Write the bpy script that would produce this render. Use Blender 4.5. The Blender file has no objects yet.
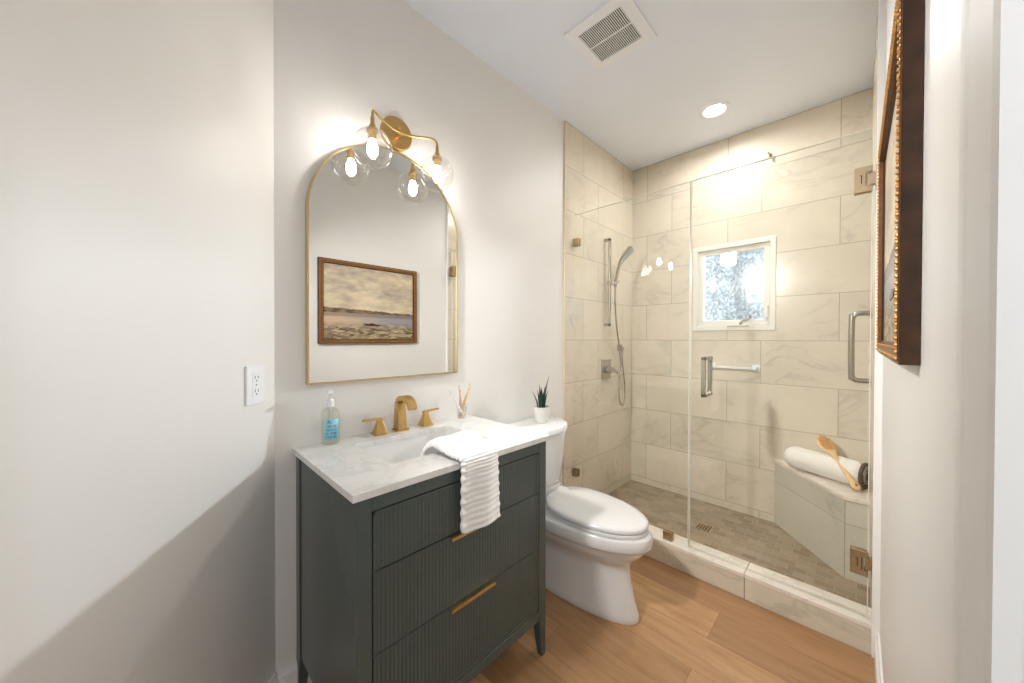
import bpy, bmesh, math, random
from mathutils import Vector, Matrix, noise
random.seed(7)
PI = math.pi
S = bpy.context.scene
COL = S.collection

# ---------------------------------------------------------------- camera, world, lights, exposure
H = 2.691        # ceiling height
YB = 2.554       # tiled back wall of the shower (the one with the window)
YC = 1.649       # front of the shower curb
YG = 1.685       # shower glass plane
W = 1.469        # painted right wall
WT = 1.450       # tiled right wall inside the shower
CAM = Vector((1.3977, -0.3328, 1.2499))
yaw, pitch, roll, fpx = 0.7765, -0.0086, 0.0025, 351.35
cd = bpy.data.cameras.new('camera'); cam = bpy.data.objects.new('camera', cd); COL.objects.link(cam)
F = Vector((-math.sin(yaw)*math.cos(pitch), math.cos(yaw)*math.cos(pitch), math.sin(pitch)))
R0 = Vector((math.cos(yaw), math.sin(yaw), 0)); U0 = R0.cross(F)
Rv = R0*math.cos(roll)+U0*math.sin(roll); Uv = -R0*math.sin(roll)+U0*math.cos(roll)
M = Matrix((Rv, Uv, -F)).transposed().to_4x4(); M.translation = CAM
cam.matrix_world = M
cd.sensor_fit = 'HORIZONTAL'; cd.sensor_width = 36.0; cd.lens = fpx/1024*36.0
cd.clip_start = 0.02; cd.clip_end = 100
S.camera = cam

wd = bpy.data.worlds.new('sky'); S.world = wd; wd.use_nodes = True
wn = wd.node_tree.nodes; wl = wd.node_tree.links; wn.clear()
wo = wn.new('ShaderNodeOutputWorld'); wb = wn.new('ShaderNodeBackground'); sk = wn.new('ShaderNodeTexSky')
sk.sky_type = 'HOSEK_WILKIE'; sk.sun_direction = (0.3, -0.6, 0.7); sk.turbidity = 4
mxw = wn.new('ShaderNodeMix'); mxw.data_type = 'RGBA'; mxw.inputs[0].default_value = 0.8
wl.new(sk.outputs[0], mxw.inputs[6]); mxw.inputs[7].default_value = (0.86, 0.93, 1.0, 1)   # bright overcast
wl.new(mxw.outputs[2], wb.inputs[0]); wb.inputs[1].default_value = 1.4; wl.new(wb.outputs[0], wo.inputs[0])

def area(name, loc, aim, sx, sy, power, col):
    l = bpy.data.lights.new(name, 'AREA'); l.shape = 'RECTANGLE'; l.size = sx; l.size_y = sy; l.energy = power; l.color = col
    o = bpy.data.objects.new(name, l); COL.objects.link(o); o.location = loc
    o.rotation_euler = (Vector(aim)-Vector(loc)).to_track_quat('-Z', 'Y').to_euler()
    return o
# bright open sky seen by the room through the shower window
area('daylight_outside_window', (1.02, 3.80, 1.99), (0.75, YB, 1.63), 0.11, 0.14, 165, (1.0, 1.0, 1.0))
# added fill light without a fixture, above the frame, facing along the room
area('entry_fill_light', (0.46, -0.38, 2.06), (1.08, 2.0, 0.85), 0.12, 0.12, 6.2, (1.0, 0.975, 0.945)).data.spread = math.radians(86)
# fill panel added in the hallway, shining through the open doorway beside the camera
area('hallway_fill_panel', (1.95, -0.78, 1.50), (1.0, 0.85, 0.75), 0.5, 1.7, 7, (0.90, 0.95, 1.0))
S.view_settings.view_transform = 'Standard'; S.view_settings.look = 'None'
S.view_settings.exposure = 0.9; S.view_settings.gamma = 1.0; S.view_settings.use_curve_mapping = False
S.cycles.max_bounces = 14; S.cycles.transparent_max_bounces = 24; S.cycles.diffuse_bounces = 8
S.cycles.glossy_bounces = 6; S.cycles.sample_clamp_indirect = 6.0
S.cycles.use_denoising = True

# ---------------------------------------------------------------- materials
def srgb(r, g, b):
    f = lambda c: (c/255/12.92) if c/255 <= 0.04045 else ((c/255+0.055)/1.055)**2.4
    return (f(r), f(g), f(b), 1)
class NT:
    def __init__(s, name):
        s.m = bpy.data.materials.new(name); s.m.use_nodes = True; s.t = s.m.node_tree; s.t.nodes.clear()
        s.out = s.t.nodes.new('ShaderNodeOutputMaterial')
    def n(s, typ, ins=None, **kw):
        x = s.t.nodes.new(typ)
        for k, v in kw.items(): setattr(x, k, v)
        for k, v in (ins or {}).items():
            if isinstance(v, bpy.types.NodeSocket): s.t.links.new(v, x.inputs[k])
            else: x.inputs[k].default_value = v
        return x
    def ramp(s, fac, stops):
        r = s.n('ShaderNodeValToRGB', {'Fac': fac}); e = r.color_ramp.elements
        while len(e) < len(stops): e.new(0.5)
        for i, (p, c) in enumerate(stops): e[i].position = p; e[i].color = c
        return r.outputs['Color']
    def mix(s, fac, a, b, mode='MIX'):
        x = s.n('ShaderNodeMix', data_type='RGBA', blend_type=mode)
        for i, v in ((0, fac), (6, a), (7, b)):
            if isinstance(v, bpy.types.NodeSocket): s.t.links.new(v, x.inputs[i])
            else: x.inputs[i].default_value = v
        return x.outputs[2]
    def math(s, op, a, b=0.0, c=None):
        x = s.n('ShaderNodeMath', operation=op)
        for i, v in enumerate([a, b] + ([c] if c is not None else [])):
            if isinstance(v, bpy.types.NodeSocket): s.t.links.new(v, x.inputs[i])
            else: x.inputs[i].default_value = v
        return x.outputs[0]
    def bsdf(s, **ins):
        b = s.n('ShaderNodeBsdfPrincipled', {k.replace('_', ' '): v for k, v in ins.items()})
        s.t.links.new(b.outputs[0], s.out.inputs[0]); return b
    def bump(s, h, strength=0.3, dist=0.002):
        return s.n('ShaderNodeBump', {'Height': h, 'Strength': strength, 'Distance': dist}).outputs[0]
    def obj(s): return s.n('ShaderNodeTexCoord').outputs['Object']

def plain(name, col, rough=0.5, metal=0.0, var=0.04, scale=20, bump=0.0, coat=0.0, spec=0.5, stretch=None):
    t = NT(name); c = t.obj()
    if stretch: c = t.n('ShaderNodeMapping', {'Vector': c, 'Scale': stretch}).outputs[0]
    nz = t.n('ShaderNodeTexNoise', {'Vector': c, 'Scale': scale, 'Detail': 4.0})
    hi = tuple(min(1, x*(1+var)) for x in col[:3])+(1,); lo = tuple(x*(1-var) for x in col[:3])+(1,)
    cc = t.ramp(nz.outputs['Fac'], [(0.3, lo), (0.7, hi)])
    kw = dict(Base_Color=cc, Roughness=rough, Metallic=metal, Coat_Weight=coat, Specular_IOR_Level=spec)
    if bump: kw['Normal'] = t.bump(nz.outputs['Fac'], bump, 0.001)
    t.bsdf(**kw); return t.m

def glass(name, tint=(1, 1, 1, 1), rough=0.0, base=0.04, gain=0.9):
    t = NT(name)
    lw = t.n('ShaderNodeLayerWeight', {'Blend': 0.5})
    f = t.math('MULTIPLY_ADD', t.math('POWER', lw.outputs['Facing'], 5.0), gain, base)
    tr = t.n('ShaderNodeBsdfTransparent', {'Color': tint}); gl = t.n('ShaderNodeBsdfGlossy', {'Roughness': rough, 'Color': (1, 1, 1, 1)})
    mx = t.n('ShaderNodeMixShader', {0: f, 1: tr.outputs[0], 2: gl.outputs[0]})
    t.t.links.new(mx.outputs[0], t.out.inputs[0]); return t.m

def emit(name, col, strength):
    t = NT(name); e = t.n('ShaderNodeEmission', {'Color': col, 'Strength': strength}); t.t.links.new(e.outputs[0], t.out.inputs[0]); return t.m

def axes(t, ax):
    s = t.n('ShaderNodeSeparateXYZ', {0: t.n('ShaderNodeNewGeometry').outputs['Position']})
    o = s.outputs
    return {'xz': (o[0], o[2]), 'yz': (o[1], o[2]), 'xy': (o[0], o[1])}[ax]

def tile(name, ax, u0, v0, w=0.59, h=0.29, off=0.34, base=(219, 209, 191), grout=(160, 152, 136), rough=0.22):
    t = NT(name); a, b = axes(t, ax)
    uv = t.n('ShaderNodeCombineXYZ', {0: t.math('SUBTRACT', a, u0), 1: t.math('SUBTRACT', b, v0)}).outputs[0]
    br = t.n('ShaderNodeTexBrick', {'Vector': uv, 'Scale': 1.0, 'Color1': (0, 0, 0, 1), 'Color2': (1, 1, 1, 1), 'Mortar': (0.5, 0.5, 0.5, 1),
             'Mortar Size': 0.0020, 'Mortar Smooth': 0.1, 'Bias': 0.0, 'Brick Width': w, 'Row Height': h}, offset=off, offset_frequency=2)
    sh = t.n('ShaderNodeVectorMath', {0: t.obj(), 1: t.n('ShaderNodeVectorMath', {0: br.outputs['Color'], 1: (5.0, 3.0, 4.0)}, operation='MULTIPLY').outputs[0]}, operation='ADD').outputs[0]
    wob = t.n('ShaderNodeTexNoise', {'Vector': sh, 'Scale': 2.2, 'Detail': 5.0, 'Roughness': 0.6, 'Distortion': 0.4})
    vn = t.n('ShaderNodeTexNoise', {'Vector': t.n('ShaderNodeMapping', {'Vector': sh, 'Rotation': (0.4, 0.5, 0.4), 'Scale': (1.0, 1.0, 2.2)}).outputs[0],
             'Scale': 2.0, 'Detail': 7.0, 'Roughness': 0.55, 'Distortion': 1.2})
    vein = t.math('ABSOLUTE', t.math('SUBTRACT', vn.outputs['Fac'], 0.5))
    vmask = t.ramp(vein, [(0.0, (1, 1, 1, 1)), (0.035, (0, 0, 0, 1))])
    dens = t.ramp(wob.outputs['Fac'], [(0.42, (0, 0, 0, 1)), (0.68, (1, 1, 1, 1))])
    B = srgb(*base); D1 = srgb(base[0]-22, base[1]-20, base[2]-19); D2 = srgb(base[0]-52, base[1]-49, base[2]-46)
    c1 = t.mix(t.math('MULTIPLY', dens, 0.55), B, D1)
    c2 = t.mix(t.math('MULTIPLY', t.math('MULTIPLY', vmask, dens), 0.5), c1, D2)
    c3 = t.mix(br.outputs['Fac'], c2, srgb(*grout))
    rr = t.math('MULTIPLY_ADD', br.outputs['Fac'], 0.5, rough)
    t.bsdf(Base_Color=c3, Roughness=rr, Normal=t.bump(t.math('SUBTRACT', 1.0, br.outputs['Fac']), 0.35, 0.001)); return t.m

def quartz(name, base=(226, 225, 222), rough=0.12):
    t = NT(name); c = t.obj()
    n1 = t.n('ShaderNodeTexNoise', {'Vector': c, 'Scale': 5.0, 'Detail': 8.0, 'Roughness': 0.6, 'Distortion': 1.5})
    v = t.math('ABSOLUTE', t.math('SUBTRACT', n1.outputs['Fac'], 0.5))
    m = t.ramp(v, [(0.0, (1, 1, 1, 1)), (0.06, (0, 0, 0, 1))])
    n2 = t.n('ShaderNodeTexNoise', {'Vector': c, 'Scale': 9.0, 'Detail': 3.0})
    col = t.mix(t.math('MULTIPLY', m, t.math('MULTIPLY', n2.outputs['Fac'], 0.6)), srgb(*base), srgb(base[0]-42, base[1]-42, base[2]-40))
    t.bsdf(Base_Color=col, Roughness=rough); return t.m

def wood_floor(name):
    t = NT(name); a, b = axes(t, 'xy')
    uv = t.n('ShaderNodeCombineXYZ', {0: t.math('SUBTRACT', a, 0.96), 1: t.math('SUBTRACT', b, 1.47-0.19*20)}).outputs[0]
    br = t.n('ShaderNodeTexBrick', {'Vector': uv, 'Scale': 1.0, 'Color1': (0, 0, 0, 1), 'Color2': (1, 1, 1, 1), 'Mortar': (0.5, 0.5, 0.5, 1),
             'Mortar Size': 0.0009, 'Mortar Smooth': 0.2, 'Bias': 0.0, 'Brick Width': 1.25, 'Row Height': 0.19}, offset=0.38, offset_frequency=2)
    rnd = t.n('ShaderNodeVectorMath', {0: br.outputs['Color'], 1: (9.0, 7.0, 3.0)}, operation='MULTIPLY').outputs[0]
    sh = t.n('ShaderNodeVectorMath', {0: t.obj(), 1: rnd}, operation='ADD').outputs[0]
    gr = t.n('ShaderNodeTexNoise', {'Vector': t.n('ShaderNodeMapping', {'Vector': sh, 'Scale': (1.3, 11.0, 1.0)}).outputs[0], 'Scale': 2.4, 'Detail': 7.0, 'Roughness': 0.62, 'Distortion': 0.6})
    fine = t.n('ShaderNodeTexNoise', {'Vector': t.n('ShaderNodeMapping', {'Vector': sh, 'Scale': (4.0, 120.0, 1.0)}).outputs[0], 'Scale': 3.0, 'Detail': 4.0})
    g = t.ramp(gr.outputs['Fac'], [(0.25, srgb(176, 134, 94)), (0.5, srgb(208, 168, 124)), (0.75, srgb(226, 190, 148))])
    per = t.ramp(br.outputs['Color'], [(0.0, srgb(196, 184, 172)), (0.5, srgb(230, 224, 216)), (1.0, srgb(255, 252, 244))])
    c = t.mix(1.0, g, per, 'MULTIPLY')
    c = t.mix(t.math('MULTIPLY', fine.outputs['Fac'], 0.30), c, srgb(184, 142, 102))
    c = t.mix(t.math('MULTIPLY', br.outputs['Fac'], 0.7), c, srgb(96, 66, 42))
    t.bsdf(Base_Color=c, Roughness=0.38, Normal=t.bump(gr.outputs['Fac'], 0.08, 0.001)); return t.m

def mosaic(name):
    t = NT(name); a, b = axes(t, 'xy')
    uv = t.n('ShaderNodeCombineXYZ', {0: a, 1: t.math('SUBTRACT', b, 1.62)}).outputs[0]
    br = t.n('ShaderNodeTexBrick', {'Vector': uv, 'Scale': 1.0, 'Color1': (0, 0, 0, 1), 'Color2': (1, 1, 1, 1), 'Mortar': (0.5, 0.5, 0.5, 1),
             'Mortar Size': 0.0016, 'Mortar Smooth': 0.1, 'Bias': 0.0, 'Brick Width': 0.078, 'Row Height': 0.050}, offset=0.37, offset_frequency=2)
    nz = t.n('ShaderNodeTexNoise', {'Vector': t.obj(), 'Scale': 30.0, 'Detail': 5.0})
    c = t.ramp(br.outputs['Color'], [(0.0, srgb(128, 110, 90)), (0.5, srgb(148, 134, 112)), (1.0, srgb(168, 150, 128))])
    c = t.mix(t.math('MULTIPLY', nz.outputs['Fac'], 0.5), c, srgb(140, 124, 106))
    c = t.mix(br.outputs['Fac'], c, srgb(166, 154, 136))
    t.bsdf(Base_Color=c, Roughness=0.4, Normal=t.bump(t.math('SUBTRACT', 1.0, br.outputs['Fac']), 0.4, 0.001)); return t.m

def terry(name, col, scale=260):
    t = NT(name); nz = t.n('ShaderNodeTexNoise', {'Vector': t.obj(), 'Scale': scale, 'Detail': 3.0})
    t.bsdf(Base_Color=col, Roughness=0.95, Sheen_Weight=0.3, Normal=t.bump(nz.outputs['Fac'], 0.6, 0.002)); return t.m

def painting_mat(name, y0, y1, z0, z1):
    t = NT(name); a, b = axes(t, 'yz')
    u = t.math('DIVIDE', t.math('SUBTRACT', a, y0), y1-y0); v = t.math('DIVIDE', t.math('SUBTRACT', b, z0), z1-z0)
    uv = t.n('ShaderNodeCombineXYZ', {0: u, 1: v}).outputs[0]
    def nz(sc, mp=(1, 1, 1), d=5.0, dist=0.3, loc=(0, 0, 0)):
        return t.n('ShaderNodeTexNoise', {'Vector': t.n('ShaderNodeMapping', {'Vector': uv, 'Scale': mp, 'Location': loc}).outputs[0], 'Scale': sc, 'Detail': d, 'Distortion': dist}).outputs['Fac']
    sky = t.ramp(nz(3.2, (1, 1.7, 1)), [(0.30, srgb(140, 128, 130)), (0.47, srgb(182, 166, 146)), (0.62, srgb(216, 200, 168))])
    glow = t.math('MULTIPLY', t.math('SUBTRACT', 0.8, v), 1.3)
    sky = t.mix(t.n('ShaderNodeClamp', {0: glow}).outputs[0], sky, srgb(214, 197, 164))
    sky = t.mix(0.35, sky, t.ramp(nz(7.0, (1, 2, 1)), [(0.35, srgb(146, 134, 132)), (0.6, srgb(218, 202, 172))]))
    water = t.ramp(t.math('ADD', t.math('MULTIPLY', u, 0.55), t.math('MULTIPLY', nz(5.0, (1, 6, 1)), 0.5)), [(0.3, srgb(196, 170, 142)), (0.62, srgb(150, 146, 150))])
    shore = t.ramp(nz(11.0, (1, 2.6, 1), 6.0, 1.0), [(0.36, srgb(84, 70, 54)), (0.52, srgb(150, 132, 104)), (0.66, srgb(190, 172, 140))])
    land = t.ramp(nz(13.0, (1, 3, 1)), [(0.4, srgb(84, 70, 58)), (0.6, srgb(136, 112, 86))])
    def step(x, e, s=0.006): return t.n('ShaderNodeMapRange', {'Value': x, 'From Min': e-s, 'From Max': e+s}).outputs[0]
    c = t.mix(step(v, t.math('ADD', 0.12, t.math('MULTIPLY', nz(6.0), 0.14)).node.outputs[0] if False else 0.19, 0.05), shore, water)
    reflb = t.math('MULTIPLY', step(v, 0.305, 0.012), t.math('SUBTRACT', 1.0, step(t.math('ADD', v, t.math('MULTIPLY', nz(9.0, (1, 0.2, 1)), -0.01)), 0.345)))
    c = t.mix(t.math('MULTIPLY', reflb, 0.6), c, srgb(110, 96, 86))
    c = t.mix(step(v, 0.352), c, land)
    top = t.math('ADD', t.math('SUBTRACT', 0.425, t.math('MULTIPLY', u, 0.05)), t.math('MULTIPLY', t.math('SUBTRACT', nz(9.0, (1, 0, 1)), 0.5), 0.05))
    over = t.math('GREATER_THAN', v, top)
    c = t.mix(over, c, sky)
    t.bsdf(Base_Color=c, Roughness=0.35, Normal=t.bump(nz(60), 0.3, 0.001)); return t.m

MT = dict(
    wall=plain('wall_paint', srgb(229, 227, 224), 0.45, var=0.012, scale=3, bump=0.03),
    ceil=plain('ceiling_paint', srgb(230, 236, 246), 0.7, var=0.01, scale=3),
    trim=plain('trim_paint', srgb(232, 231, 229), 0.5, var=0.01),
    tile_back=tile('marble_tile_back', 'xz', 0.34, 0.08),
    tile_side=tile('marble_tile_side', 'yz', 2.00, 0.08),
    tile_curb=tile('marble_tile_curb', 'xz', 1.02-0.59, -0.5, h=0.8, off=0.0, grout=(120, 110, 92)),
    tile_bench=tile('marble_tile_bench', 'xz', 1.36-0.59, 0.03-0.06, h=0.34, off=0.0, base=(204, 200, 186)),
    cap=quartz('curb_stone', (226, 218, 206), 0.25),
    edge=plain('tile_edge_trim', srgb(214, 200, 172), 0.35, var=0.03),
    quartz=quartz('white_quartz'),
    floor=wood_floor('oak_planks'),
    mosaic=mosaic('stone_mosaic'),
    cab=plain('dark_teal_lacquer', srgb(76, 85, 82), 0.25, var=0.03, scale=6),
    cab_in=plain('drawer_gap', srgb(22, 25, 26), 0.8),
    gold=plain('brushed_gold', srgb(206, 172, 112), 0.30, 1.0, 0.05, 60, stretch=(1, 1, 8)),
    gold_pale=plain('pale_gold_frame', srgb(214, 190, 140), 0.3, 1.0, 0.03, 60),
    nickel=plain('brushed_nickel', srgb(184, 176, 164), 0.26, 1.0, 0.05, 80),
    bronze=plain('dark_nickel_hinge', srgb(186, 166, 138), 0.4, 1.0, 0.06, 80),
    porcelain=plain('porcelain', srgb(226, 226, 226), 0.12, var=0.01, coat=0.5),
    basin=plain('basin_porcelain', srgb(232, 231, 229), 0.12, var=0.01, coat=0.4),
    plastic=plain('white_plastic', srgb(234, 236, 240), 0.3, var=0.01),
    dark=plain('dark_void', srgb(30, 30, 30), 0.8),
    grille_dark=plain('vent_shadow', srgb(36, 35, 34), 0.9),
    mirror=None,
    shower_glass=glass('clear_shower_glass', (0.985, 0.992, 0.985, 1)),
    glass_edge=plain('glass_edge', srgb(222, 220, 208), 0.15, var=0.03),
    seal=glass('clear_seal', (0.92, 0.92, 0.90, 1), 0.15, 0.25),
    globe=glass('clear_globe_glass', (0.97, 0.97, 0.965, 1), base=0.09),
    bottle=glass('bottle_glass', (0.96, 0.96, 0.935, 1), 0.02, 0.10),
    bulb=emit('lit_bulb', (1.0, 0.95, 0.90, 1), 62),
    can=emit('lit_can_lamp', (1.0, 0.97, 0.94, 1), 25),
    towel=terry('white_terry', srgb(238, 237, 235)),
    bath_towel=terry('bath_towel', srgb(232, 228, 220)),
    brown=plain('brown_weave', srgb(96, 78, 64), 0.8, bump=0.3, scale=90),
    bamboo=plain('light_bamboo', srgb(222, 186, 134), 0.5, var=0.08, scale=18, stretch=(6, 1, 1)),
    bristle=plain('golden_wood_bead', srgb(206, 150, 80), 0.5, var=0.1, scale=60),
    pink=plain('rose_wood', srgb(206, 160, 132), 0.5, var=0.06),
    pot=plain('white_ceramic', srgb(216, 214, 208), 0.35, var=0.03, scale=30),
    soil=plain('potting_soil', srgb(52, 42, 34), 0.95, var=0.3, scale=200),
    leaf=plain('dark_green_leaf', srgb(34, 58, 46), 0.4, var=0.35, scale=60, stretch=(1, 1, 3)),
    label=plain('blue_label', srgb(150, 208, 222), 0.5, var=0.03),
    ink=plain('blue_ink', srgb(58, 134, 168), 0.5),
    frame_dark=plain('dark_burl_wood', srgb(58, 36, 20), 0.35, var=0.5, scale=26, bump=0.1),
    frame_gold=plain('antique_gold_leaf', srgb(196, 146, 82), 0.42, 0.6, 0.25, 90, bump=0.4),
    frame_brown=plain('bronzed_wood', srgb(122, 80, 44), 0.42, 0.3, 0.2, 90, bump=0.3),
    frame_liner=plain('silver_liner', srgb(170, 160, 146), 0.4, 0.5, 0.1, 90),
    vinyl=plain('window_vinyl', srgb(226, 222, 212), 0.35, var=0.01),
    leafy=plain('tree_leaves', srgb(64, 92, 70), 0.6, var=0.4, scale=8),
    bark=plain('tree_bark', srgb(92, 80, 70), 0.9, var=0.3, scale=20),
    grass=plain('outdoor_ground', srgb(120, 124, 100), 0.9, var=0.2, scale=3),
)
t = NT('mirror_silver'); g_ = t.n('ShaderNodeBsdfGlossy', {'Color': (0.86, 0.87, 0.86, 1), 'Roughness': 0.0}); t.t.links.new(g_.outputs[0], t.out.inputs[0]); MT['mirror'] = t.m
# patterned privacy glass: clear ripples among milky specks
t = NT('obscure_window_glass')
nz_ = t.n('ShaderNodeTexNoise', {'Vector': t.obj(), 'Scale': 75.0, 'Detail': 3.0, 'Roughness': 0.6})
spk = t.ramp(nz_.outputs['Fac'], [(0.36, (0.55, 0.62, 0.66, 1)), (0.60, (0.97, 0.98, 1.0, 1))])
tr_ = t.n('ShaderNodeBsdfTransparent', {'Color': spk})
bp_ = t.bump(t.n('ShaderNodeTexNoise', {'Vector': t.obj(), 'Scale': 60.0, 'Detail': 2.0}).outputs['Fac'], 1.0, 0.01)
rf_ = t.n('ShaderNodeBsdfRefraction', {'Color': (0.95, 0.97, 1.0, 1), 'Roughness': 0.05, 'IOR': 1.25, 'Normal': bp_})
gl_ = t.n('ShaderNodeBsdfGlossy', {'Roughness': 0.15})
m1 = t.n('ShaderNodeMixShader', {0: 0.45, 1: tr_.outputs[0], 2: rf_.outputs[0]}); m2 = t.n('ShaderNodeMixShader', {0: 0.05, 1: m1.outputs[0], 2: gl_.outputs[0]})
t.t.links.new(m2.outputs[0], t.out.inputs[0]); MT['obscure'] = t.m

# ---------------------------------------------------------------- mesh builder
class B:
    def __init__(s): s.bm = bmesh.new()
    def _bev(s, geom, w, seg=2):
        if w > 0:
            ed = list({e for v in geom for e in v.link_edges})
            bmesh.ops.bevel(s.bm, geom=ed, offset=w, segments=seg, affect='EDGES', profile=0.5)
    def box(s, x0, y0, z0, x1, y1, z1, bev=0.0, rot=None, seg=2):
        mt = Matrix.Translation(((x0+x1)/2, (y0+y1)/2, (z0+z1)/2))
        if rot is not None: mt = mt @ rot
        r = bmesh.ops.create_cube(s.bm, size=1.0, matrix=mt @ Matrix.Diagonal((abs(x1-x0), abs(y1-y0), abs(z1-z0), 1)))
        s._bev(r['verts'], bev, seg); return s
    def hexa(s, lo, hi, bev=0.0):
        vs = [s.bm.verts.new(p) for p in lo+hi]; n = len(lo)
        s.bm.faces.new(vs[:n][::-1]); s.bm.faces.new(vs[n:])
        for i in range(n): s.bm.faces.new((vs[i], vs[(i+1) % n], vs[n+(i+1) % n], vs[n+i]))
        s._bev(vs, bev); return s
    def prism(s, pts, a, b, ax='z', bev=0.0):
        f = {'z': lambda p, q: (p[0], p[1], q), 'x': lambda p, q: (q, p[0], p[1]), 'y': lambda p, q: (p[0], q, p[1])}[ax]
        return s.hexa([f(p, a) for p in pts], [f(p, b) for p in pts], bev)
    def rings(s, rings, cap0=True, cap1=True, closed=True):
        vr = [[s.bm.verts.new(p) for p in r] for r in rings]
        for a, b in zip(vr, vr[1:]):
            n = len(a)
            for i in range(n if closed else n-1):
                j = (i+1) % n
                s.bm.faces.new((a[i], a[j], b[j], b[i]))
        if cap0: s.bm.faces.new(vr[0][::-1])
        if cap1: s.bm.faces.new(vr[-1])
        return s
    def lathe(s, prof, c, axis=(0, 0, 1), seg=32, cap0=True, cap1=True):
        q = Vector((0, 0, 1)).rotation_difference(Vector(axis).normalized()); c = Vector(c)
        rr = [[c + q @ Vector((max(r, 1e-5)*math.cos(2*PI*i/seg), max(r, 1e-5)*math.sin(2*PI*i/seg), z)) for i in range(seg)] for r, z in prof]
        return s.rings(rr, cap0, cap1)
    def cyl(s, p0, p1, r0, r1=None, seg=20):
        p0 = Vector(p0); p1 = Vector(p1); r1 = r0 if r1 is None else r1
        return s.lathe([(r0, 0), (r1, (p1-p0).length)], p0, p1-p0, seg)
    def ball(s, c, r, seg=24, sc=(1, 1, 1)):
        bmesh.ops.create_uvsphere(s.bm, u_segments=seg, v_segments=seg//2, radius=1, matrix=Matrix.Translation(c) @ Matrix.Diagonal((r*sc[0], r*sc[1], r*sc[2], 1))); return s
    def sweep(s, pts, sec, up=(0, 0, 1), scales=None):
        pts = [Vector(p) for p in pts]; up = Vector(up); rr = []
        for i, p in enumerate(pts):
            d = (pts[min(i+1, len(pts)-1)]-pts[max(i-1, 0)]).normalized()
            sd = d.cross(up)
            if sd.length < 1e-4: sd = d.cross(Vector((1, 0, 0)))
            sd.normalize(); u2 = sd.cross(d); k = scales[i] if scales else 1
            rr.append([p+sd*a*k+u2*b*k for a, b in sec])
        return s.rings(rr)
    def tube(s, pts, r, seg=12, scales=None, up=(0, 0, 1)):
        return s.sweep(pts, [(r*math.cos(2*PI*i/seg), r*math.sin(2*PI*i/seg)) for i in range(seg)], up, scales)
    def done(s, name, mat, parent=None, smooth=None, mods=None, origin=None):
        bmesh.ops.recalc_face_normals(s.bm, faces=s.bm.faces)
        off = Vector((0, 0, 0))
        if parent is not None: off = parent['_w'] if '_w' in parent.keys() else wpos(parent)
        elif origin is not None: off = Vector(origin)
        off = Vector(off)
        bmesh.ops.translate(s.bm, verts=s.bm.verts, vec=-off)
        me = bpy.data.meshes.new(name); s.bm.to_mesh(me); s.bm.free()
        me.materials.append(mat)
        o = bpy.data.objects.new(name, me); COL.objects.link(o)
        if parent is not None: o.parent = parent
        else: o.location = off
        if smooth:
            for p in me.polygons: p.use_smooth = True
            ang = smooth if isinstance(smooth, (int, float)) and smooth > 1 else 40
            me.set_sharp_from_angle(angle=math.radians(ang))
        for kind, kw in (mods or []):
            m = o.modifiers.new(kind.lower(), kind)
            for k, v in kw.items(): setattr(m, k, v)
        return o
def wpos(o):
    p = Vector(o.location)
    while o.parent: o = o.parent; p += Vector(o.location)
    return p
def thing(name, loc, label, cat, group=None):
    o = bpy.data.objects.new(name, None); COL.objects.link(o); o.location = loc; o.empty_display_size = 0.05
    return tag(o, label, cat, group)
def tag(o, label, cat, group=None, kind=None):
    o['label'] = label; o['category'] = cat
    if group: o['group'] = group
    if kind: o['kind'] = kind
    return o
def struct(o): o['kind'] = 'structure'; return o
def catmull(pts, n=8):
    pts = [Vector(p) for p in pts]; out = []
    P = [2*pts[0]-pts[1]]+pts+[2*pts[-1]-pts[-2]]
    for i in range(1, len(P)-2):
        for k in range(n):
            t = k/n; a, b, c, d = P[i-1:i+3]
            out.append(0.5*((2*b)+(c-a)*t+(2*a-5*b+4*c-d)*t*t+(3*b-a-3*c+d)*t**3))
    out.append(pts[-1]); return out
RZ = lambda a: Matrix.Rotation(a, 4, 'Z')

# ---------------------------------------------------------------- room shell
TH = 0.10
DX, DY = 0.90, -0.95          # where the angled wall meets the front wall
struct(B().box(-0.3, -1.05, -0.08, 2.75, YC+0.02, 0.0).done('floor', MT['floor']))
struct(B().box(-TH, YC+0.02, -0.08, W+TH, YB+TH, 0.03).done('floor_shower', MT['mosaic']))
struct(B().box(-0.3, -1.15, H, 2.75, YB+TH, H+0.08).done('ceiling', MT['ceil']))
struct(B().box(-TH, -0.08, 0, 0.0, 1.583, H).done('wall_left', MT['wall']))
struct(B().box(-TH, 1.583, 0, 0.010, YB+0.02, H).done('wall_left_tiled', MT['tile_side']))
# angled wall: inner face on x+y=-0.05
struct(B().prism([(0, -0.05), (DX, -0.05-DX), (DX-0.07, -0.12-DX), (-0.07, -0.12)], 0, H).done('wall_angled', MT['wall']))
struct(B().box(DX-0.07, DY-TH, 0, 2.75, DY, H).done('wall_front', MT['wall']))
DE = 0.02; DS = -0.84; DH = 2.05   # doorway in the right wall
struct(B().box(W, DE+0.012, 0, W+0.115, YC+0.005, H).box(W, DS-0.01, DH, W+0.115, DE+0.012, H).box(W, DY, 0, W+0.115, DS, H).done('wall_right', MT['wall']))
struct(B().box(WT, YC-0.002, 0, W+0.115, YB+0.02, H).done('wall_right_tiled', MT['tile_side']))
struct(B().box(2.65, DY, 0, 2.75, 1.2, H).box(W+0.115, 1.1, 0, 2.75, 1.2, H).done('wall_hallway', MT['wall']))
# window wall with an opening
wx0, wx1, wz0, wz1 = 0.500, 1.012, 1.310, 1.938
struct(B().box(0.0, YB, 0, wx0, YB+TH, H).box(wx1, YB, 0, WT+0.02, YB+TH, H).box(wx0, YB, 0, wx1, YB+TH, wz0).box(wx0, YB, wz1, wx1, YB+TH, H).done('wall_back', MT['tile_back']))

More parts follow.
